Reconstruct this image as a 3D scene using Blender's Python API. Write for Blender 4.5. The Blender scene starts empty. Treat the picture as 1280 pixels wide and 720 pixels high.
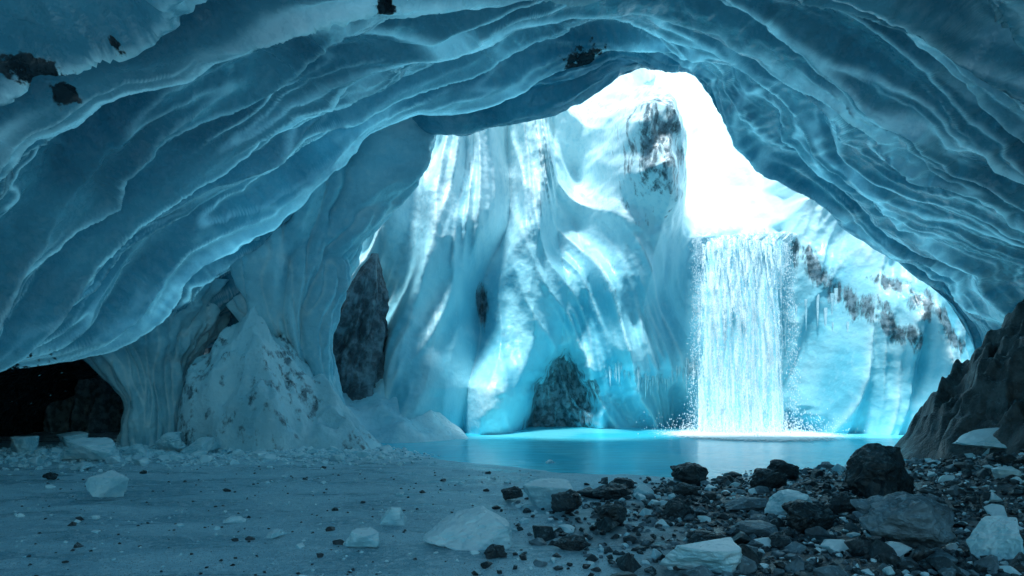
import bpy, bmesh, math, random
import numpy as np
from mathutils import Vector

random.seed(7)
scene = bpy.context.scene

# ------------------------------------------------------------------ noise
_p = np.random.default_rng(11).permutation(256)
_p = np.concatenate([_p, _p, _p]).astype(np.int32)
_g = np.random.default_rng(5).normal(size=(256, 3)); _g /= np.linalg.norm(_g, axis=1)[:, None]

def perlin(x, y, z=0.0):
    x, y, z = np.broadcast_arrays(np.asarray(x, float), np.asarray(y, float), np.asarray(z, float))
    xi = np.floor(x).astype(np.int64); yi = np.floor(y).astype(np.int64); zi = np.floor(z).astype(np.int64)
    xf = x - xi; yf = y - yi; zf = z - zi
    f = lambda t: t * t * t * (t * (t * 6 - 15) + 10)
    u, v, w = f(xf), f(yf), f(zf)
    def c(a, b, d):
        h = _p[_p[_p[(xi + a) & 255] + ((yi + b) & 255)] + ((zi + d) & 255)]
        g = _g[h]
        return g[..., 0] * (xf - a) + g[..., 1] * (yf - b) + g[..., 2] * (zf - d)
    x00 = c(0,0,0) * (1-u) + c(1,0,0) * u
    x10 = c(0,1,0) * (1-u) + c(1,1,0) * u
    x01 = c(0,0,1) * (1-u) + c(1,0,1) * u
    x11 = c(0,1,1) * (1-u) + c(1,1,1) * u
    return ((x00 * (1-v) + x10 * v) * (1-w) + (x01 * (1-v) + x11 * v) * w) * 1.6

def fbm(x, y, z=0.0, o=4):
    s = 0; a = 1.0; t = 0
    for i in range(o):
        s = s + a * perlin(x * 2**i + 17.3*i, y * 2**i + 5.1*i, np.asarray(z) * 2**i + 9.7*i); t += a; a *= 0.5
    return s / t * 1.5

def sstep(a, b, x):
    t = np.clip((np.asarray(x, float) - a) / (b - a), 0, 1)
    return t * t * (3 - 2 * t)
rd = lambda n, k=1.9: 1 - np.minimum(np.abs(n)*k, 1.2)

# ------------------------------------------------------------------ mesh helpers
def mesh_obj(name, verts, faces, mat, masks=None, smooth=True, parent=None):
    verts = np.asarray(verts, np.float32).reshape(-1, 3)
    faces = np.asarray(faces, np.int32)
    k = faces.shape[1]
    me = bpy.data.meshes.new(name)
    me.vertices.add(len(verts)); me.vertices.foreach_set('co', verts.ravel())
    me.loops.add(faces.size); me.loops.foreach_set('vertex_index', faces.ravel())
    me.polygons.add(len(faces)); me.polygons.foreach_set('loop_start', np.arange(0, faces.size, k, dtype=np.int32))
    me.update(calc_edges=True)
    me.polygons.foreach_set('use_smooth', np.full(len(faces), smooth))
    if masks is not None:
        a = me.attributes.new('masks', 'FLOAT_COLOR', 'POINT')
        m = np.ones((len(verts), 4), np.float32); m[:, :3] = np.asarray(masks).reshape(-1, 3)
        a.data.foreach_set('color', m.ravel())
    me.validate()
    me.materials.append(mat)
    ob = bpy.data.objects.new(name, me)
    scene.collection.objects.link(ob)
    if parent: ob.parent = parent
    return ob

def grid_faces(n, m):
    i = np.arange(n * m).reshape(n, m)
    return np.stack([i[:-1, :-1], i[1:, :-1], i[1:, 1:], i[:-1, 1:]], -1).reshape(-1, 4)

# ------------------------------------------------------------------ materials
class NT:
    def __init__(s, name):
        s.m = bpy.data.materials.new(name); s.m.use_nodes = True
        s.t = s.m.node_tree; s.n = s.t.nodes; s.l = s.t.links
        s.b = s.n['Principled BSDF']; s.out = s.n['Material Output']
        s.co = s.n.new('ShaderNodeTexCoord').outputs['Object']
    def sock(s, inp, v):
        if isinstance(v, (int, float)): inp.default_value = v
        elif isinstance(v, tuple): inp.default_value = v if len(v) == 4 or len(inp.default_value) == 3 else (*v, 1)
        else: s.l.new(v, inp)
    def noise(s, scale, detail=3, rough=0.5, vec=None, stretch=None, dist=0.0):
        n = s.n.new('ShaderNodeTexNoise'); n.inputs['Scale'].default_value = scale
        n.inputs['Detail'].default_value = detail; n.inputs['Roughness'].default_value = rough
        n.inputs['Distortion'].default_value = dist
        v = vec or s.co
        if stretch:
            mp = s.n.new('ShaderNodeMapping'); mp.inputs['Scale'].default_value = stretch
            s.l.new(v, mp.inputs['Vector']); v = mp.outputs[0]
        s.l.new(v, n.inputs['Vector'])
        return n.outputs['Fac']
    def ramp(s, fac, a, b, lo=0.0, hi=1.0):
        n = s.n.new('ShaderNodeMapRange'); n.interpolation_type = 'SMOOTHSTEP'
        s.l.new(fac, n.inputs[0]); n.inputs[1].default_value = a; n.inputs[2].default_value = b
        n.inputs[3].default_value = lo; n.inputs[4].default_value = hi
        return n.outputs[0]
    def math(s, op, a, b=0.0):
        n = s.n.new('ShaderNodeMath'); n.operation = op; s.sock(n.inputs[0], a); s.sock(n.inputs[1], b)
        return n.outputs[0]
    def mix(s, f, a, b):
        n = s.n.new('ShaderNodeMix'); n.data_type = 'RGBA'
        s.sock(n.inputs[0], f); s.sock(n.inputs[6], a); s.sock(n.inputs[7], b)
        return n.outputs[2]
    def masks(s):
        a = s.n.new('ShaderNodeAttribute'); a.attribute_name = 'masks'
        p = s.n.new('ShaderNodeSeparateColor'); s.l.new(a.outputs['Color'], p.inputs[0])
        return p.outputs[0], p.outputs[1], p.outputs[2]
    def bump(s, h, strength, dist, nrm=None):
        n = s.n.new('ShaderNodeBump'); n.inputs['Strength'].default_value = strength
        n.inputs['Distance'].default_value = dist; s.l.new(h, n.inputs['Height'])
        if nrm: s.l.new(nrm, n.inputs['Normal'])
        return n.outputs[0]
    def upness(s):
        g = s.n.new('ShaderNodeNewGeometry'); p = s.n.new('ShaderNodeSeparateXYZ')
        s.l.new(g.outputs['Normal'], p.inputs[0]); return p.outputs[2]
    def translucent(s, fac, color, nrm=None):
        tr = s.n.new('ShaderNodeBsdfTranslucent'); s.sock(tr.inputs['Color'], color)
        if nrm: s.l.new(nrm, tr.inputs['Normal'])
        m = s.n.new('ShaderNodeMixShader'); s.sock(m.inputs[0], fac)
        s.l.new(s.b.outputs[0], m.inputs[1]); s.l.new(tr.outputs[0], m.inputs[2])
        s.l.new(m.outputs[0], s.out.inputs['Surface'])
    def fin(s, color, rough, normal=None, spec=0.5):
        s.sock(s.b.inputs['Base Color'], color); s.sock(s.b.inputs['Roughness'], rough)
        s.sock(s.b.inputs['Specular IOR Level'], spec)
        if normal: s.l.new(normal, s.b.inputs['Normal'])
        return s.m

def ice_material(name, deep, mid, frost_glow, snow=(0.70, 0.89, 0.94), rough=0.35, bumpk=1.0,
                 rockc=((0.03,0.045,0.055),(0.20,0.28,0.33)), fill_glow=False, fr=.35, rockn=True, streak=(1.5,1.3,.42), soft=(.36,.66), rmax=.92):
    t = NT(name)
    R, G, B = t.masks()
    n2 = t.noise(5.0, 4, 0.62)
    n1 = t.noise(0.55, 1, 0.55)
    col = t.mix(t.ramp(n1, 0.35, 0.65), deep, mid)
    col = t.mix(t.math('MULTIPLY', t.ramp(n2, 0.5, 0.72), fr), col, frost_glow)
    col = t.mix(t.math('MULTIPLY', R, t.ramp(n2, 0.3, 0.55, 0.6, 1.0)), col, frost_glow)  # R mask whitens the ice: edge glow on crests painted into the colour
    if not fill_glow: col = t.mix(B, col, snow)
    n4 = t.noise(2.4, 5, 0.66, stretch=streak) if rockn else n2
    rc = t.mix(t.ramp(n2, 0.38, 0.62), rockc[0], rockc[1])
    rk = t.ramp(t.math('ADD', G, t.math('MULTIPLY', t.math('SUBTRACT', n4, 0.5), 1.9)), soft[0], soft[1], 0.0, rmax)
    rk = t.math('MULTIPLY', rk, t.ramp(G, 0.02, 0.2))
    col = t.mix(rk, col, rc)
    nrm = t.bump(n2, 0.5 * bumpk, 0.12)
    r = t.ramp(n2, 0.3, 0.7, rough - 0.1, rough + 0.15)
    t.fin(col, r, nrm, 0.5)
    if fill_glow:   # roof lets sun through as added fill light, most at rim and fold edges
        f = t.math('MULTIPLY', B, t.ramp(n1, 0.3, 0.7, 0.75, 1.1))
        f = t.math('MULTIPLY', f, t.ramp(rk, 0.0, 1.0, 1.0, 0.0))
        t.translucent(f, (0.20, 0.68, 0.88))
    return t.m

M_vault = ice_material('dark_glacier_ice', (0.07,0.31,0.42), (0.14,0.46,0.58), (0.90,0.99,1.0), rough=0.24, bumpk=.7, fill_glow=True, fr=.12, rockn=False, rockc=((0.008,0.014,0.018),(0.03,0.05,0.06)), soft=(.40,.60), rmax=1.0)
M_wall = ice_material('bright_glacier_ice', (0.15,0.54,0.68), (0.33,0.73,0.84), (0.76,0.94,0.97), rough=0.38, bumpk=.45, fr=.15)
M_col = ice_material('column_ice', (0.32,0.65,0.76), (0.50,0.80,0.88), (0.86,0.97,0.99), rough=0.30, bumpk=.7, rockn=False)
M_mound = ice_material('dirty_ice', (0.34,0.62,0.71), (0.55,0.79,0.86), (0.84,0.95,0.98), rough=0.35, bumpk=1.2, streak=(1.6,1.4,1.0))

def rock_material(name, dark, light, frost_amt=0.35):
    t = NT(name)
    a = t.noise(3.0, 3, 0.65); b = t.noise(20, 3, 0.7)
    col = t.mix(t.ramp(a, 0.35, 0.7), dark, light)
    up = t.ramp(t.upness(), 0.35, 0.95)
    fr = t.math('MULTIPLY', t.math('MULTIPLY', up, t.ramp(b, 0.5, 0.66)), frost_amt)
    col = t.mix(fr, col, (0.42, 0.62, 0.72))
    col = t.mix(t.ramp(b, 0.60, 0.72, 0, 0.45), col, (0.16,0.24,0.29))
    h = t.math('ADD', a, t.math('MULTIPLY', b, 0.35))
    return t.fin(col, t.ramp(a, 0.3, 0.7, 0.28, 0.6), t.bump(h, 0.8, 0.1), 0.5)
M_rock = rock_material('basalt', (0.012,0.018,0.022), (0.045,0.068,0.08))
M_rock2 = rock_material('grey_stone', (0.07,0.10,0.12), (0.20,0.29,0.34), 0.6)
M_bank = rock_material('bank_rock', (0.022,0.025,0.027), (0.10,0.115,0.12), 0.3)
M_slab = rock_material('slab_rock', (0.06,0.09,0.11), (0.26,0.36,0.41), 0.5)

def ice_block_material():
    t = NT('block_ice')
    a = t.noise(4, 3, 0.6); b = t.noise(30, 2, 0.7)
    col = t.mix(t.ramp(a, 0.35, 0.65), (0.34,0.66,0.76), (0.66,0.89,0.95))
    up = t.ramp(t.upness(), 0.3, 0.9)
    col = t.mix(t.math('MULTIPLY', up, 0.8), col, (0.90,0.97,1.0))
    col = t.mix(t.ramp(b, 0.68, 0.75, 0, 0.6), col, (0.06,0.1,0.13))
    return t.fin(col, 0.28, t.bump(t.math('ADD', a, t.math('MULTIPLY', b, 0.3)), 0.6, 0.06), 0.5)
M_iceb = ice_block_material()

def ground_material():
    t = NT('silt_and_frost')
    R, G, B = t.masks()
    a = t.noise(0.8, 3, 0.6, stretch=(0.6, 1.6, 1)); b = t.noise(14, 4, 0.7); c = t.noise(70, 1, 0.7)
    col = t.mix(t.ramp(a, 0.35, 0.68), (0.28,0.50,0.60), (0.56,0.78,0.86))
    col = t.mix(t.ramp(b, 0.46, 0.68, 0, 0.8), col, (0.82,0.94,0.99))
    col = t.mix(t.ramp(c, 0.59, 0.67, 0, 0.8), col, (0.04,0.07,0.08))
    col = t.mix(t.math('MULTIPLY', R, t.ramp(b, 0.35, 0.6)), col, (0.84,0.95,0.99))
    gr = t.mix(t.ramp(b, 0.45, 0.7), (0.020,0.030,0.038), (0.12,0.17,0.21))
    col = t.mix(G, col, gr)
    h = t.math('ADD', t.math('MULTIPLY', b, 0.6), t.math('MULTIPLY', c, 0.35))
    return t.fin(col, t.ramp(a, 0.38, 0.6, 0.20, 0.5), t.bump(h, 0.8, 0.05), 0.5)
M_ground = ground_material()

def water_material():
    t = NT('glacial_pool_water')
    n = t.noise(2.2, 3, 0.6, stretch=(0.7, 1.6, 1))
    a = t.noise(0.35, 1, 0.5)
    col = t.mix(t.ramp(a, 0.4, 0.6), (0.05,0.66,0.84), (0.16,0.78,0.91))
    return t.fin(col, 0.18, t.bump(n, 0.3, 0.1), 0.3)
M_water = water_material()

def fall_material(name, lo, hi):
    t = NT(name)
    s1 = t.noise(3.2, 2, 0.65, stretch=(3.0, 1.0, 0.18)); s2 = t.noise(26, 3, 0.8, stretch=(1.0, 1.0, 0.4))
    R, G, B = t.masks()
    al = t.math('ADD', t.math('ADD', t.math('MULTIPLY', s1, 0.6), t.math('MULTIPLY', s2, 0.5)), R)
    t.l.new(t.ramp(al, lo, hi), t.b.inputs['Alpha'])
    v = t.math('ADD', t.math('MULTIPLY', s1, .5), t.math('MULTIPLY', s2, .5))
    col = t.mix(t.ramp(v, 0.42, 0.58), (0.34,0.76,0.89), (0.86,0.97,1.0))
    t.fin(col, 0.5, t.bump(s2, 0.4, 0.05), 0.3)
    return t.m
M_fall = fall_material('falling_water', 0.70, 0.84)
M_fall2 = fall_material('falling_spray_water', 1.00, 1.14)
def simple(name, c, r):
    t = NT(name); return t.fin(c, r)
M_drop = simple('water_drops', (0.85,0.96,1.0), 0.2)
def foam_material():
    t = NT('foam_water')
    R, G, B = t.masks()
    n = t.noise(6, 4, 0.75)
    t.l.new(t.ramp(t.math('ADD', R, t.math('MULTIPLY', n, 0.9)), 0.62, 0.98), t.b.inputs['Alpha'])
    return t.fin((0.94,0.99,1.0), 0.6, t.bump(n, 0.25, 0.03))
M_foam = foam_material()

# ------------------------------------------------------------------ cave vault
CX = [
 ([-15,-13,-8.9,-6.8,-5.3,-3.7,-1.0,0.9,2.5,4.3,5.5,7.5,9.6,11.6,12.6,13.0],
  [-.6,1.8,2.9,3.8,5.4,7.8,7.95,8.05,9.05,9.3,7.8,6.6,5.0,3.8,1.8,-.6],
  [23,23,20.5,18.6,18,17.3,16.6,16,16.3,17,17.3,17.6,18.4,19,19,19]),
 ([-15,-13,-9.1,-7.4,-5.2,-3.3,-.75,1.0,2.6,4.25,5.9,7.5,9.2,10.9,12.0,12.5],
  [-.6,1.8,2.45,4.2,6.0,7.5,8.1,8.7,9.1,8.6,7.4,5.9,4.8,3.7,2.0,-.6], [14.5]*16),
 ([-15,-13,-9.5,-7.9,-6.05,-4.2,-2.35,-.5,1.35,3.2,5.1,6.9,8.6,10.1,11.1,11.6],
  [-.6,1.3,1.5,3.6,5.3,6.4,7.1,7.6,7.8,7.6,6.8,5.6,4.5,3.2,1.5,-.6], [11]*16),
 ([-14,-12,-9.2,-8,-6.5,-4.5,-2.5,-.5,1.5,3.2,5,6.6,8.2,9.6,10.6,11],
  [-.6,.9,1.1,3,4.6,5.6,6.2,6.5,6.6,6.4,5.8,4.9,4.0,2.8,1.3,-.6], [8]*16),
]
rows = []; T = []
x0, z0, y0 = map(np.array, CX[0])
dx = x0 - 2.5; dz = z0 - 2.5; L = np.hypot(dx, dz); ux, uz = dx/L, dz/L
for out, dy, tt in [(1.6, -1.2, 21.5), (1.1, 0.0, 19.8), (0.5, 0.4, 18.4)]:
    rows.append(np.stack([x0+ux*out, y0+dy, z0+uz*out], -1)); T.append(tt)
for (xx, zz, yy), tt in zip(CX, [17, 14.5, 11, 8]):
    rows.append(np.stack([np.array(xx, float), np.array(yy, float), np.array(zz, float)], -1)); T.append(tt)
bx, bz = np.array(CX[3][0], float), np.array(CX[3][1], float)
for yy, kz, kx in [(4, .92, 1.0), (0, 1.05, 1.02), (-3.0, 1.45, 1.1)]:
    rows.append(np.stack([bx*kx, np.full(16, float(yy)), np.where(bz > 0, bz*kz, bz)], -1)); T.append(yy)
Pc = np.stack(rows)
Tc = np.array(T, float)[:, None] * np.ones((1, 16))
Sc = np.arange(16)[None, :] * 1.75 * np.ones((len(T), 1))
D = np.concatenate([Pc, Tc[..., None], Sc[..., None]], -1)

def catmull(D, counts):
    n = D.shape[0]
    E = np.concatenate([2*D[:1]-D[1:2], D, 2*D[-1:]-D[-2:-1]], 0)
    out = []
    for i in range(n-1):
        t = np.linspace(0, 1, counts[i], endpoint=(i == n-2)).reshape((-1,) + (1,)*(D.ndim-1))
        p0, p1, p2, p3 = E[i], E[i+1], E[i+2], E[i+3]
        out.append(0.5*((2*p1)+(-p0+p2)*t+(2*p0-5*p1+4*p2-p3)*t*t+(-p0+3*p1-3*p2+p3)*t**3))
    return np.concatenate(out, 0)
V = catmull(D, [20, 40, 60, 140, 200, 190, 90, 25, 15])
V = np.swapaxes(catmull(np.swapaxes(V, 0, 1), [20]+[30]+[56]*11+[30]*2), 0, 1)
P = V[..., :3].copy(); Tt = V[..., 3]; Ss = V[..., 4]
du = np.gradient(P, axis=0); dv = np.gradient(P, axis=1)
N = np.cross(du, dv); N /= np.linalg.norm(N, axis=-1)[..., None] + 1e-9
tod = np.array([1.5, 0, 2.0]) - P; tod[..., 1] = 0
N *= np.sign((N * tod)[150:450].sum(-1).mean())
wS = Ss + 1.5*perlin(Ss*.15, Tt*.15, 3.3)
wT = Tt + 1.9*perlin(Ss*.13, Tt*.12, 8.1) + 0.6*perlin(Ss*.5, Tt*.45, 1.1) + .18*perlin(Ss*1.7, Tt*1.2, 4.1) + .06*perlin(Ss*6, Tt*4, 4.1)
n1 = perlin(wS*.10, wT*.62, 0.5)
n2 = perlin(wS*.15+9, wT*1.45, 4.5)
n3 = perlin(wS*.26+3, wT*3.0, 7.5)
n4 = perlin(wS*.5+3, wT*5.5, 2.5)
n5 = fbm(P[..., 0]*1.3, P[..., 1]*1.3, P[..., 2]*1.3, 3)
amp = sstep(0, 6, Ss) * (1 - sstep(22.5, 26, Ss))*0.8 + 0.2
m2 = sstep(-.45, .05, perlin(Ss*.22, Tt*.3, 9.9)); m3 = sstep(-.35, .05, perlin(Ss*.3, Tt*.35, 19.9)); m4 = sstep(-.25, .15, perlin(Ss*.35, Tt*.5, 29.9))
disp = amp*(0.66*(rd(n1)-.6) + 0.42*(rd(n2)-.5)*(.4+.6*m2) + 0.24*(rd(n3)-.5)*m3 + 0.085*(rd(n4)-.5)*m4 + .06*n5)
P += N * disp[..., None]
P[..., 1] += 0.3*amp*(rd(n1)-.5)
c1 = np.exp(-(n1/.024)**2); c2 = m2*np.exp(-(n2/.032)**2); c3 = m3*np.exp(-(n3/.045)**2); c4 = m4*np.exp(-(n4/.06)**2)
crest = np.clip(c1 + c2 + .95*c3 + .7*c4, 0, 1)*amp  # fold lines that carry the painted edge glow
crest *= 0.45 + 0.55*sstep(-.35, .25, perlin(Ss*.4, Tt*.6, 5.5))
rockm = 0.9*(1 - sstep(2.0, 4.0, Ss)) + 0.8*sstep(25.2, 26.2, Ss)
# grit frozen into the roof
sx = P[..., 0]/np.maximum(P[..., 1], .5); sz = (P[..., 2]-1.7)/np.maximum(P[..., 1], .5)
vis = (P[..., 1] > 5) & (Tt < 17.6)
for (a_, b_, w_, h_, g_) in [(-.670, .425, .30, .07, 1.1), (-.620, .390, .15, .07, 1.1), (-.169, .510, .14, .10, 1.1), (.115, .437, .42, .28, .9), (-.553,.475,.05,.05,1.1), (-.371,.164,.08,.07,1.1)]:
    q = np.where(vis, (sx-a_)**2 + (sz-b_)**2, 9); near = q < max(1.5e-4, q.min()*1.01)
    yy = np.where(near, P[..., 1], 99); p0 = P[np.unravel_index(np.argmin(yy), q.shape)]
    dd = ((P[..., 0]-p0[0])/w_)**2 + ((P[..., 1]-p0[1])/(w_*.8))**2 + ((P[..., 2]-p0[2])/(h_*1.8))**2
    m_ = g_*np.exp(-dd*.8); rockm = np.maximum(rockm, m_)
    P -= N * (.05*m_)[..., None]
# translucency shaped as fill light: stronger at the rim, left side and folds
broad = np.clip(1-rd(n1), 0, 1)
left = 1 + .7*sstep(11, 6, Ss)
fill_glow = (.026 + .13*left*sstep(11, 17.5, Tt + 1.2*perlin(Ss*.3, Tt*.3, 2.2))) * (1.0 - .5*broad) * (1-.5*np.clip(1-rd(n2), 0, 1)) + .26*crest*(.45+.55*sstep(9, 16, Tt))
mesh_obj('ice_cave_vault', P, grid_faces(*P.shape[:2]), M_vault, np.stack([crest, rockm, fill_glow], -1))

# ------------------------------------------------------------------ back glacier wall
xs = np.arange(-16, 17.01, 0.042)
zs = np.concatenate([np.arange(-.8, 12, .042), np.arange(12, 26, .08)])
X, Z = np.meshgrid(xs, zs, indexing='ij')
bxs = [-16,-8,-5.2,-4.6,-3,-1.5,-.95,-.4,.4,1.3,2.2,3.5,4.6,5.4,6.5,8.5,9.5,11,13,17]
bys = [22,21.8,22.6,22.3,21.5,22.2,23.4,22.7,23.0,24.8,24.9,24.0,23.9,24.8,25.0,24.7,23.9,22.8,21.2,19]
w0 = perlin(X*.3, Z*.25, 2.2)
Xw = X + 0.16*(Z-3)*sstep(5, -2, X) * -1.0 + .8*w0
Y = np.interp(Xw, bxs, bys) + 0.05*Z
g2 = lambda x, z, sx, sz: np.exp(-((X-x)/sx)**2 - ((Z-z)/sz)**2)
wob = .5*perlin(X*.9, Z*.9, 6.1) + .15*perlin(X*3, Z*3, 6.1)
alc = sstep(.2, .8, X+wob*.8)*(1-sstep(2.5, 3.4, X+wob*.8))*(1-sstep(1.9, 2.9, Z+wob*1.4+.5*np.abs(X-2.0)))
und = sstep(3.0, 3.5, X)*(1-sstep(5.8, 6.6, X))*(1-sstep(1.0, 1.9, Z+wob*1.4))
und2 = sstep(8.9, 9.3, X)*(1-sstep(9.9, 10.3, X))*(1-sstep(.3, .8, Z+wob))
Y += 1.1*alc + 1.0*und + 1.2*und2
for (bx_, bz_, sx_, sz_, a_) in [(4.7,2.7,1.6,1.2,1.3),(3.1,5.0,1.5,1.5,1.5),(5.1,5.4,1.0,1.4,1.1),(1.3,4.9,1.0,1.3,1.0),(1.2,9.5,.9,2.0,1.1),
                             (-2.6,1.0,1.6,1.8,1.0),(-3.4,4.4,.8,2.2,.7),(-1.9,6.5,.8,1.8,.7),(.2,7.2,.9,1.6,.8),(10.6,2.2,.9,1.5,.7),(9.6,5.6,.8,1.4,.8),
                             (12.0,3.8,.8,1.5,.7),(.1,1.4,.7,1.6,.8),(-4.2,7.6,.8,1.6,.8)]:
    Y -= a_*np.exp(-((Xw-bx_)/sx_)**2 - ((Z-bz_)/sz_)**2)
outc = g2(4.5, 9.0, 1.5, 2.4)
oc = np.exp(-(np.hypot((X-4.5-.35*wob)/1.65, (Z-8.9+.4*wob)/2.5))**4)
Y -= 2.6*oc + .6*outc
zl = np.interp(X + wob, [-16, 1.5, 2.6, 5.4, 6.1, 9.5, 10.1, 17], [11.5, 11.5, 11.4, 10.9, 6.75, 6.75, 8.5, 9.5])
over = np.maximum(Z - zl, 0); snow = sstep(0, .8, Z - zl)
Y += 0.95*over
tilt = .38*sstep(.3, 1.6, X)*sstep(6.2, 4.8, X) - .25*sstep(-.2, -2, X)
U = X + tilt*(Z-4) + .22*(Z-4)*np.sin(X*.35+.6) + .9*perlin(X*.25, Z*.22, 1.7)
a1 = perlin(U*.45, Z*.11, .3); a2 = perlin(U*1.0, Z*.20, 3.3); a3 = perlin(U*2.3, Z*.36, 6.3)
a4 = perlin(U*6, Z*.6, 9.3); a5 = fbm(X*1.5, Z*1.0, 3.1, 5)
m = sstep(-.2, .25, perlin(X*.5, Z*.3, 12.2))
rnd = sstep(-.5, 1.5, X)*sstep(7, 5.5, X)*sstep(8, 6.5, Z)       # rounded central masses
k = (1 - .85*snow)*(1-.75*oc)
Y += k*(1.15*(1-.45*rnd)*(np.abs(a1)*1.6-.35) + .48*(1-.3*rnd)*(np.abs(a2)*1.6-.35) + .18*(np.abs(a3)*1.6)*m + .035*a4*m) + .11*a5
Y += snow*.35*fbm(X*.5, Z*.5, 8.8, 3) + oc*.5*(np.abs(perlin(X*.9+.3*Z, Z*.5, 44))*1.8-.4)
rk = np.maximum(outc*.60*sstep(11.2, 10.4, Z)*sstep(2.6, 3.6, X), .74*alc)
rk = np.maximum(rk, .95*np.exp(-((X+1.0)/.22)**2 - ((Z-4.2)/.9)**2))
line = (X-10.4) + (Z-5.0)*.72 + .5*wob
rk = np.maximum(rk, .66*np.exp(-(line/.55)**2)*sstep(2.1, 3.2, Z)*(1-sstep(6.4, 7.4, Z)))
line = (X-12.3) + (Z-4.0)*.7 + .6*wob
rk = np.maximum(rk, .68*np.exp(-(line/.45)**2)*sstep(2.0, 3.0, Z)*(1-sstep(4.8, 5.4, Z)))
rk = np.maximum(rk, .50*g2(6.1, 9.2, .35, 1.1))
rk = np.maximum(rk, .42*g2(3.2, 5.2, .3, .9))
rk = np.maximum(rk, .95*(1-sstep(-5.6,-5.0,X)))
Y += rk*.35*(fbm(X*1.6, Z*.8, 5.0, 5))
cr = np.clip(np.exp(-(a1/.06)**2)*.45 + .4*np.exp(-(a2/.07)**2)*m + .25*np.exp(-(a3/.1)**2)*m, 0, 1)
cr = np.clip(cr + .85*sstep(3.5, 9.5, Z) + .6*oc, 0, 1)  # daylight near the opening put into the colour: paler with height; boss whitened
snowm = np.clip(snow, 0, 1)
BW = np.stack([X, Y, Z], -1)
mesh_obj('glacier_wall', BW, grid_faces(*X.shape), M_wall, np.stack([cr, rk, snowm], -1))

# ------------------------------------------------------------------ ground
shx = [-400,-30,-6.5,-5,-3,-1.36,.9,2.8,5.3,7.5,8.8,9.6,12,30,400]
shy = [40,40,30,19.5,16.9,15.0,13.1,12.3,13.1,14.3,15.2,15.6,16.5,17,17]
def gh(x, y):
    x = np.asarray(x, float); y = np.asarray(y, float)
    sd = np.interp(x, shx, shy) - y + .45*perlin(x*.7, y*.7, 2.0) + .12*perlin(x*3, y*3, 2.0)
    z = np.clip(sd*.05, -.5, .10)
    land = sstep(0, 1.5, sd)
    z = z + land*(.05*perlin(x*.5, y*.9, 7) + .018*perlin(x*1.7, y*3.2, 4) + .008*perlin(x*6, y*6, 4))
    z = z + np.clip(x-5, 0, 9)*.12*sstep(0, 4.5, sd)
    return z
def axis(lo, hi, step, far):
    a = np.arange(lo, hi, step); e = np.geomspace(step*3, far, 24)
    return np.concatenate([(lo - e)[::-1], a, hi + e])
gx = axis(-14, 13, .055, 400); gy = axis(4, 27, .05, 400)
GX, GY = np.meshgrid(gx, gy, indexing='ij'); GZ = gh(GX, GY)
rub = np.exp(-((GY-16.0-.10*(GX+5))/2.1)**2)*(1-sstep(-3.0, -1.0, GX))*sstep(-12, -8, GX)
rub = np.clip(rub*1.3, 0, 1)
GZ += rub*.05*np.abs(fbm(GX*3, GY*3, 1, 4))
edge = np.interp(GY, [0, 6, 9, 11, 13], [.3, .3, .6, 2.2, 4.6])
grav = sstep(0, 1.6, GX - edge + .8*perlin(GX, GY, 3))*(1-sstep(17, 20, GY))
GZ += grav*.04*fbm(GX*3, GY*3, 8, 4)
mesh_obj('ground', np.stack([GX, GY, GZ], -1), grid_faces(*GX.shape), M_ground, np.stack([rub, grav, 0*rub], -1))

wx = np.linspace(-12, 16, 300); wy = np.linspace(11, 30, 220)
WX, WY = np.meshgrid(wx, wy, indexing='ij')
mesh_obj('pool_water', np.stack([WX, WY, .006*perlin(WX*1.5, WY*2.2, 1)], -1), grid_faces(*WX.shape), M_water)

# ------------------------------------------------------------------ height-field formations
def formation(name, x0, x1, y0, y1, peaks, mat, rocky=.35, step=.035, rough=.25, pw=1.0, floor=-.25, crag=0.0):
    ax = np.arange(x0, x1, step); ay = np.arange(y0, y1, step)
    A, B = np.meshgrid(ax, ay, indexing='ij')
    Aw = A + .35*perlin(A*1.1, B*1.1, 3); Bw = B + .35*perlin(A*1.1, B*1.1, 13)
    h = np.full(A.shape, floor)
    for (px, py, H, rx, ry) in peaks:
        d = np.sqrt(((Aw-px)/rx)**2 + ((Bw-py)/ry)**2)
        c = H*np.clip(1-d, -.6, 1)
        c = np.where(c > 0, H*(np.clip(1-d, 0, 1))**pw, c)
        h = np.logaddexp(h*7, c*7)/7
    e = sstep(0, .8, h)
    f = fbm(A*1.1, B*1.1, 4.4, 5)
    h = h + e*rough*(1-np.abs(perlin(A*1.3+2, B*1.3, 7))*2.2) * .9 + e*rough*f*1.1
    if crag:   # tilted, broken strata
        q = .55; tl = .35*A + .2*B; t = (h+tl)/q + .7*fbm(A*.9, B*.9, 9, 4)
        st = q*(np.floor(t) + sstep(.35, .95, t-np.floor(t))) - tl - q*.7*fbm(A*.9, B*.9, 9, 4)
        h = h + crag*e*(st - h) + e*.16*fbm(A*2.6, B*2.6, 2, 5) + e*.12*rd(perlin(A*2, B*2, 5))
    h = h + gh(A, B)*.5
    bd = np.minimum(np.minimum(A-x0, x1-A), np.minimum(B-y0, y1-B))
    h = np.where(bd < .25, np.minimum(h, -.2), h)
    r = np.clip(rocky + .35*perlin(A*.8, B*.8, 1.2), 0, 1)
    cr = np.clip(.2+.6*f, 0, 1)
    return mesh_obj(name, np.stack([A, B, h], -1), grid_faces(*A.shape), mat, np.stack([cr, r, 0*cr], -1))

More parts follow.
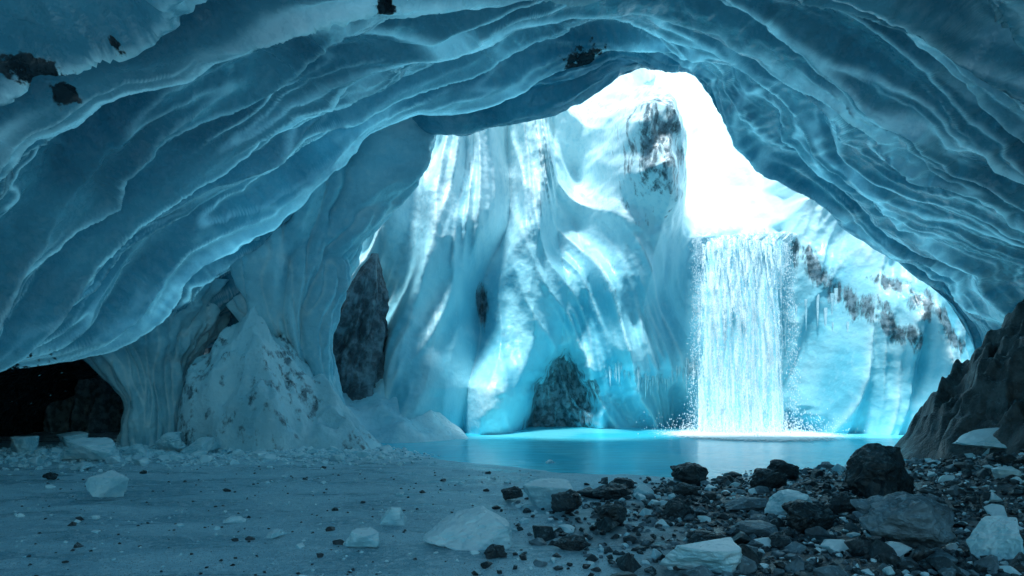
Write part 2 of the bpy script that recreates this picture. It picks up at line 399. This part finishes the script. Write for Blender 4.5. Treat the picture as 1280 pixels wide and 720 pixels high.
formation('ice_mound', -9.2, -2.4, 14.6, 20.5,
  [(-6.5,17.5,3.2,1.5,1.6), (-7.0,17.6,2.8,1.15,1.4), (-5.6,16.6,1.6,.9,.9), (-5.9,18.0,2.6,1.6,1.5), (-4.8,17.4,.85,1.6,1.2)], M_mound, .30, pw=.52, rough=.34)
formation('snow_drift', -6.5, -.9, 18.8, 23.5, [(-3.9,21.0,1.9,2.6,1.7), (-5.0,20.4,1.5,1.5,1.3)], M_col, .0, rough=.12)
formation('rock_bank', 8.2, 16.5, 8.5, 20.5,
  [(13.2,14.0,6.0,4.8,5.2), (11.6,11.8,2.4,2.9,3.0), (11.2,15.8,2.0,2.2,2.4)], M_bank, .5, step=.03, rough=.4, pw=.95, crag=.55)

def column(name, path, mat, rock=0.0, flute=.18, seed=0, nz=220, na=280):
    path = np.array(path, float)
    z = np.linspace(path[0,0], path[-1,0], nz); a = np.linspace(0, 2*np.pi, na)
    f = lambda i: np.interp(z, path[:,0], path[:,i])
    ker = np.ones(25)/25
    sm = lambda v: np.convolve(np.pad(v, 12, mode='edge'), ker, 'valid')
    xx, yy, rx, ry = [sm(f(i))[:, None] for i in (1, 2, 3, 4)]
    A = a[None, :]; Zc = z[:, None] + 0*A
    ca, sa = np.cos(A), np.sin(A)
    n = perlin(ca*1.6+seed, sa*1.6, Zc*.3); n2 = perlin(ca*4+seed, sa*4, Zc*.7); n3 = fbm(ca*3+seed, sa*3, Zc*1.5, 4)
    r = 1 + flute*(np.abs(n)*3-.5) + flute*.6*(np.abs(n2)*2-.4) + .10*n3*(1+rock*2)
    Pn = np.stack([xx + rx*ca*r, yy + ry*sa*r, Zc], -1)
    cr = np.clip(np.exp(-(n2/.08)**2)*.7, 0, 1)
    return mesh_obj(name, Pn, grid_faces(nz, na), mat, np.stack([cr, 0*cr, 0*cr], -1))
column('ice_column', [(-.4,-9.1,18.0,.75,.8), (1.2,-9.0,18.0,.65,.7), (2.2,-9.2,18.1,1.1,1.1), (3.4,-9.6,18.2,2.2,1.6), (4.2,-9.8,18.2,3,1.8)], M_col, seed=3)
column('ice_column', [(-.4,-5.0,19.4,.85,.8), (.8,-5.3,19.2,.65,.6), (2.0,-5.7,19.0,.8,.7), (3.2,-6.0,18.8,1.1,1.0), (4.6,-6.0,18.6,1.7,1.2),
                      (6.2,-6.0,18.4,2.5,1.5), (7.2,-6.0,18.2,3.0,1.7), (8.4,-6.0,18.0,3.6,1.9)], M_col, seed=9, flute=.22)
column('rock_slab', [(-.4,-5.4,21.4,1.2,.9), (2.0,-5.0,21.2,1.1,.8), (3.8,-4.5,21.2,.7,.7), (5.0,-4.2,21.3,.3,.4), (5.5,-4.1,21.4,.05,.05)], M_slab, rock=.8, seed=5)

# ------------------------------------------------------------------ waterfall
wf = bpy.data.objects.new('waterfall', None); scene.collection.objects.link(wf)
def fall_sheet(name, yoff, seed, mat, xin=0.0):
    u = np.linspace(0, 1, 200); v = np.linspace(-.45, 1, 380)
    Uu, Vv = np.meshgrid(u, v, indexing='ij')
    t = Vv + .05*perlin(Uu*3, 0, seed)*(1-np.clip(Vv, 0, 1)) + .04*(Uu-.5)*(1-np.clip(Vv, 0, 1))
    tp = np.clip(t, 0, 1.2); tn = np.minimum(t, 0)
    z = 6.55 - 6.6*tp**2 + .9*tn**2 + .15*(Uu-.4)
    z = np.where(Vv >= .995, -.05, z)
    y = 24.0 + yoff - 1.15*t + 1.6*tn*tn
    fall = np.clip(1 - z/6.6, 0, 1)
    xl = np.interp(fall, [0,.05,.3,1], [6.75,6.3,6.0,5.6]) + xin + .10*perlin(fall*4, seed) + .05*perlin(fall*18, seed)
    xr = np.interp(fall, [0,.05,.3,1], [9.75,9.35,9.0,9.0]) - xin + .10*perlin(fall*4, seed+4) + .05*perlin(fall*18, seed+4)
    x = xl + (xr-xl)*Uu
    y = y - .45*np.sin(Uu*np.pi)**.8 + .13*perlin(Uu*5, fall*.6, seed) + .06*perlin(Uu*16, fall*1.6, seed)+.02*perlin(Uu*45,fall*8,seed)
    eg = np.minimum(Uu, 1-Uu)
    m = np.clip(eg*6, 0, 1)*.45 + .10*sstep(.5,0,fall) - .5*sstep(-.15, -.45, Vv)
    return mesh_obj(name, np.stack([x, y, z], -1), grid_faces(*x.shape), mat, np.stack([m, m, m], -1), parent=wf)
fall_sheet('main_sheet', .1, 5.7, M_fall, 0)
fall_sheet('outer_sheet', -.14, 2.2, M_fall2, -.12)
fr = np.linspace(0, 1, 60); fa = np.linspace(0, 2*np.pi, 200)
FR, FA = np.meshgrid(fr, fa, indexing='ij')
fx = 7.4 + FR*3.6*np.cos(FA); fy = 21.9 + FR*3.2*np.sin(FA)
fz = .025 + .03*np.clip(1-FR, 0, 1)*(.5+np.abs(fbm(fx*3, fy*3, 1, 3)))
mm = 1 - FR**1.2
mesh_obj('foam', np.stack([fx, fy, fz], -1), grid_faces(60, 200), M_foam, np.stack([mm, mm, mm], -1), parent=wf)

def merged(name, templates, inst, mat, smooth=False, parent=None):
    vs, fs, o = [], [], 0
    for ti, loc, sc, rz, tl in inst:
        v, f = templates[ti]
        v = v*np.asarray(sc)
        c, s = math.cos(tl), math.sin(tl); v = np.stack([v[:,0], v[:,1]*c-v[:,2]*s, v[:,1]*s+v[:,2]*c], -1)
        c, s = math.cos(rz), math.sin(rz); v = np.stack([v[:,0]*c-v[:,1]*s, v[:,0]*s+v[:,1]*c, v[:,2]], -1)
        vs.append(v + np.asarray(loc)); fs.append(f+o); o += len(v)
    return mesh_obj(name, np.concatenate(vs), np.concatenate(fs), mat, smooth=smooth, parent=parent)

def tmpl_ico(sub=1):
    bm = bmesh.new(); bmesh.ops.create_icosphere(bm, subdivisions=sub, radius=1)
    bm.verts.ensure_lookup_table()
    v = np.array([p.co[:] for p in bm.verts]); f = np.array([[q.index for q in t.verts] for t in bm.faces]); bm.free()
    return v, f
ico = tmpl_ico(1)
inst = []
for i in range(9000):
    t = random.random(); side = random.random(); fl = t*t
    if side < .35:
        x = random.choice([6.2 - .5*fl, 9.08]) + random.gauss(0, .10); z = 6.5*(1-fl)
        y = 23.9 - 1.15*t + random.gauss(0, .12)
    elif side < .6:
        x = random.uniform(5.95, 9.1); z = 6.5*(1-fl); y = 23.3 - 1.15*t + random.gauss(0, .08)
    else:
        x = random.gauss(7.4, 1.15); z = abs(random.gauss(0, .30)); y = 22.2 + random.gauss(0, .5)
    r = random.uniform(.004, .014)
    inst.append((0, (x, y, z), (r, r, r*random.uniform(1, 2.4)), 0, 0))
merged('spray', [ico], inst, M_drop, True, wf)

# ------------------------------------------------------------------ icicles
def cone_t(n=10, k=9):
    zz = np.linspace(0, -1, k); a = np.linspace(0, 2*np.pi, n, endpoint=False)
    v = []
    for i, z in enumerate(zz):
        r = (1+z)**.8*(1+.12*math.sin(i*2.3)) + .01
        for q in a: v.append((r*math.cos(q), r*math.sin(q), z))
    f = []
    for i in range(k-1):
        for j in range(n):
            a0 = i*n+j; a1 = i*n+(j+1)%n; f += [(a0, a1, a1+n), (a0, a1+n, a0+n)]
    return np.array(v), np.array(f)
def wall_y(x, z):
    i = int(np.clip((x+16)/.042, 0, len(xs)-1)); j = int(np.clip((z+.8)/.042, 0, 300))
    return BW[i, j, 1]
inst = []
for i in range(80):
    x = random.uniform(3.3, 6.4); z = 1.75 + .25*math.sin(x*2.3) + random.uniform(-.1, .25)
    l = random.uniform(.1, .3) + .4*random.random()**3; inst.append((0, (x, wall_y(x, z+.15)+.02, z+.25), (l*.08+.015, l*.08+.015, l+.2), 0, 0))
for i in range(10):
    x = random.uniform(9.3, 11.0); z = random.uniform(3.0, 4.6); l = random.uniform(.4, 1.2)
    inst.append((0, (x, wall_y(x, z)+.0, z+.25), (l*.05+.015, l*.05+.015, l+.2), 0, 0))
merged('icicles', [cone_t()], inst, M_iceb, True)

# ------------------------------------------------------------------ rocks and ice blocks
def rock_template(seed, n=16, detail=True, boxy=.5, rough=.05):
    r = np.random.default_rng(seed)
    bm = bmesh.new()
    for i in range(n):
        d = r.normal(size=3); d /= np.linalg.norm(d)
        d = d/ (np.abs(d).max()**boxy) * r.uniform(.8, 1.0)
        bm.verts.new(d)
    bmesh.ops.convex_hull(bm, input=list(bm.verts))
    loose = [v for v in bm.verts if not v.link_faces]
    if loose: bmesh.ops.delete(bm, geom=loose, context='VERTS')
    bmesh.ops.dissolve_limit(bm, angle_limit=.18, verts=list(bm.verts), edges=list(bm.edges))
    bmesh.ops.bevel(bm, geom=list(bm.edges), offset=.055, segments=2 if detail else 1, affect='EDGES', profile=.6)
    bmesh.ops.triangulate(bm, faces=list(bm.faces))
    if detail:
        for it in range(4):
            es = [e for e in bm.edges if e.calc_length() > .12]
            bmesh.ops.subdivide_edges(bm, edges=es, cuts=1)
            bmesh.ops.triangulate(bm, faces=list(bm.faces))
    bm.normal_update(); bm.verts.ensure_lookup_table(); bm.verts.index_update()
    v = np.array([p.co[:] for p in bm.verts]); nn = np.array([p.normal[:] for p in bm.verts])
    f = np.array([[q.index for q in t.verts] for t in bm.faces]); bm.free()
    if detail:
        d = fbm(v[:,0]*1.6+seed, v[:,1]*1.6, v[:,2]*1.6, 4)*rough*1.6 + rough*.6*fbm(v[:,0]*6+seed, v[:,1]*6, v[:,2]*6, 3)
        v = v + nn*d[:, None]
    return v, f
small = [rock_template(s, 13, False, .3) for s in range(12)]
big = [rock_template(100+s, 16, True, .4, .10) for s in range(8)]
slab = [rock_template(200+s, 14, True, .8, .05) for s in range(6)]
def place(name, x, y, w, h, mat, T, dep=None, rz=None, tilt=0.0, sink=.12, zoff=0.0):
    i = random.randrange(len(T)); z = float(gh(x, y)) + zoff
    dep = dep or w*.8
    rz = random.uniform(-.5, .5) if rz is None else rz
    merged(name, T, [(i, (x, y, z + h*.5 - h*sink), (w*.5, dep*.5, h*.55), rz, tilt)], mat, smooth=False)
for b in [(2.75,11.0,.70,.42),(4.9,9.3,1.2,.85),(.0,9.4,.34,.2),(.64,8.4,.44,.32),(.57,6.75,.36,.16),(1.1,7.8,.42,.28),
          (2.0,8.4,.48,.28),(3.1,7.5,.62,.34),(1.35,9.6,.62,.24),(1.9,6.9,.45,.16),(3.7,10.3,.6,.34),(4.4,11.6,.6,.4),
          (-7.4,11.4,.25,.14),(2.35,9.6,.4,.2),(5.6,10.6,.6,.4),(1.6,10.4,.5,.2),(2.6,6.8,.35,.18),(-.15,6.4,.25,.13),(4.0,8.6,.4,.3)]:
    place('boulder', *b, M_rock, big)
place('boulder', 9.2, 13.9, 1.0, .6, M_rock2, big, zoff=.25)
place('boulder', 3.72, 6.7, 1.1, .62, M_rock2, big, rz=.1)
place('boulder', 2.95, 8.9, .7, .18, M_rock2, slab)
place('boulder', 2.45, 7.3, .55, .16, M_rock2, slab)
for b in [(-.46,6.9,.95,.42),(.5,9.0,.80,.40),(3.3,8.5,.62,.34),(-1.3,7.8,.32,.24),(-1.44,6.8,.38,.2),
          (1.6,6.05,.80,.25),(4.35,6.3,.5,.45),(-8.35,14.0,1.25,.5),(-10.4,16.8,1.1,.45),(-9.6,18.0,.9,.4),(-6.7,15.4,.9,.46),
          (-10.6,15.4,.7,.45),(-3.2,8.2,.28,.1),(-2.4,7.2,.26,.1),(6.9,9.9,.4,.2),(.75,14.6,.34,.16),
          (-8.0,15.2,.6,.3),(-9.2,14.9,.5,.28),(-5.2,14.6,.45,.2),(-4.3,15.1,.4,.18),(-6.9,13.2,.4,.16),(-7.6,12.6,.5,.14),(-3.5,14.2,.35,.14)]:
    place('ice_block', *b, M_iceb, slab)
place('ice_block', 8.9, 12.9, 1.6, .42, M_iceb, slab, rz=.2, zoff=.12)
place('ice_block', -5.45, 9.6, .66, .50, M_iceb, [rock_template(333, 9, True, .1, .04)], rz=.3)
place('ice_block', -7.6, 16.0, 1.0, .5, M_iceb, big)

inst_d, inst_g, inst_i = [], [], []
edge_f = lambda y: np.interp(y, [0, 6, 9, 11, 13, 16], [.0, .2, .2, 1.8, 4.4, 8.2])
cnt = 0
while cnt < 5600:
    y = random.uniform(4.6, 15); x = random.uniform(-1, 10)
    e = edge_f(y) + random.gauss(0, .5)
    if x < e: continue
    if random.random() > .25 + .3*(x-e): continue
    if x > y*.78: continue
    cnt += 1
    s = min(.018 + random.paretovariate(2.2)*.016, .17)
    z = float(gh(x, y))
    it = (random.randrange(12), (x, y, z + s*.25), (s*random.uniform(.8,1.4), s*random.uniform(.7,1.2), s*random.uniform(.5,.85)), random.uniform(0, 6.3), random.uniform(-.4, .4))
    q = random.random()
    (inst_d if q < .55 else inst_g if q < .85 else inst_i).append(it)
for i in range(700):
    y = random.uniform(5, 13); x = random.uniform(-.7*y, .5)
    s = random.uniform(.008, .03) if random.random() < .9 else random.uniform(.03, .08)
    (inst_d if random.random() < .45 else inst_i).append((random.randrange(12), (x, y, float(gh(x, y))+s*.2), (s, s*.9, s*.6), random.uniform(0, 6), 0))
for i in range(3400):
    x = random.uniform(-11.5, -1.2); y = random.gauss(16.0+.1*(x+5), 1.3)
    if y > 19.5 or x > -1.5 - random.random()*1.5: continue
    s = min(.02 + random.paretovariate(2.4)*.02, .16)
    inst_i.append((random.randrange(12), (x, y, float(gh(x, y))+s*.3), (s*1.2, s, s*.7), random.uniform(0, 6), random.uniform(-.4,.4)))
merged('rock_debris', small, inst_d, M_rock)
merged('gravel', small, inst_g, M_rock2)
merged('ice_rubble', small, inst_i, M_iceb)

# ------------------------------------------------------------------ light
SUN_EL, SUN_AZ = math.radians(68), math.radians(202)
w = bpy.data.worlds.new('World'); scene.world = w; w.use_nodes = True
nt = w.node_tree; bg = nt.nodes['Background']
sky = nt.nodes.new('ShaderNodeTexSky'); sky.sky_type = 'NISHITA'; sky.sun_disc = False
sky.sun_elevation = SUN_EL; sky.sun_rotation = SUN_AZ
mx = nt.nodes.new('ShaderNodeMix'); mx.data_type = 'RGBA'; mx.blend_type = 'MULTIPLY'; mx.inputs[0].default_value = 1
mx.inputs[7].default_value = (0.74, 1.18, 1.12, 1)
nt.links.new(sky.outputs[0], mx.inputs[6]); nt.links.new(mx.outputs[2], bg.inputs['Color'])
bg.inputs['Strength'].default_value = 0.15
sd = bpy.data.lights.new('sun', 'SUN'); sd.energy = 5.0; sd.angle = math.radians(9); sd.color = (0.90, 0.98, 1.0)
so = bpy.data.objects.new('sun', sd); scene.collection.objects.link(so)
d = Vector((math.sin(SUN_AZ)*math.cos(SUN_EL), math.cos(SUN_AZ)*math.cos(SUN_EL), math.sin(SUN_EL)))
so.rotation_euler = (-d).to_track_quat('-Z', 'Y').to_euler(); so.location = d*60

# ------------------------------------------------------------------ camera
cd = bpy.data.cameras.new('camera'); cam = bpy.data.objects.new('camera', cd); scene.collection.objects.link(cam)
cam.location = (0, 0, 1.7); cam.rotation_euler = (math.radians(90), 0, 0)
cd.lens = 25; cd.sensor_width = 36; cd.shift_y = 0.09; cd.clip_end = 1500; cd.clip_start = .05
scene.camera = cam
scene.view_settings.view_transform = 'Standard'; scene.view_settings.look = 'None'; scene.view_settings.exposure = 0
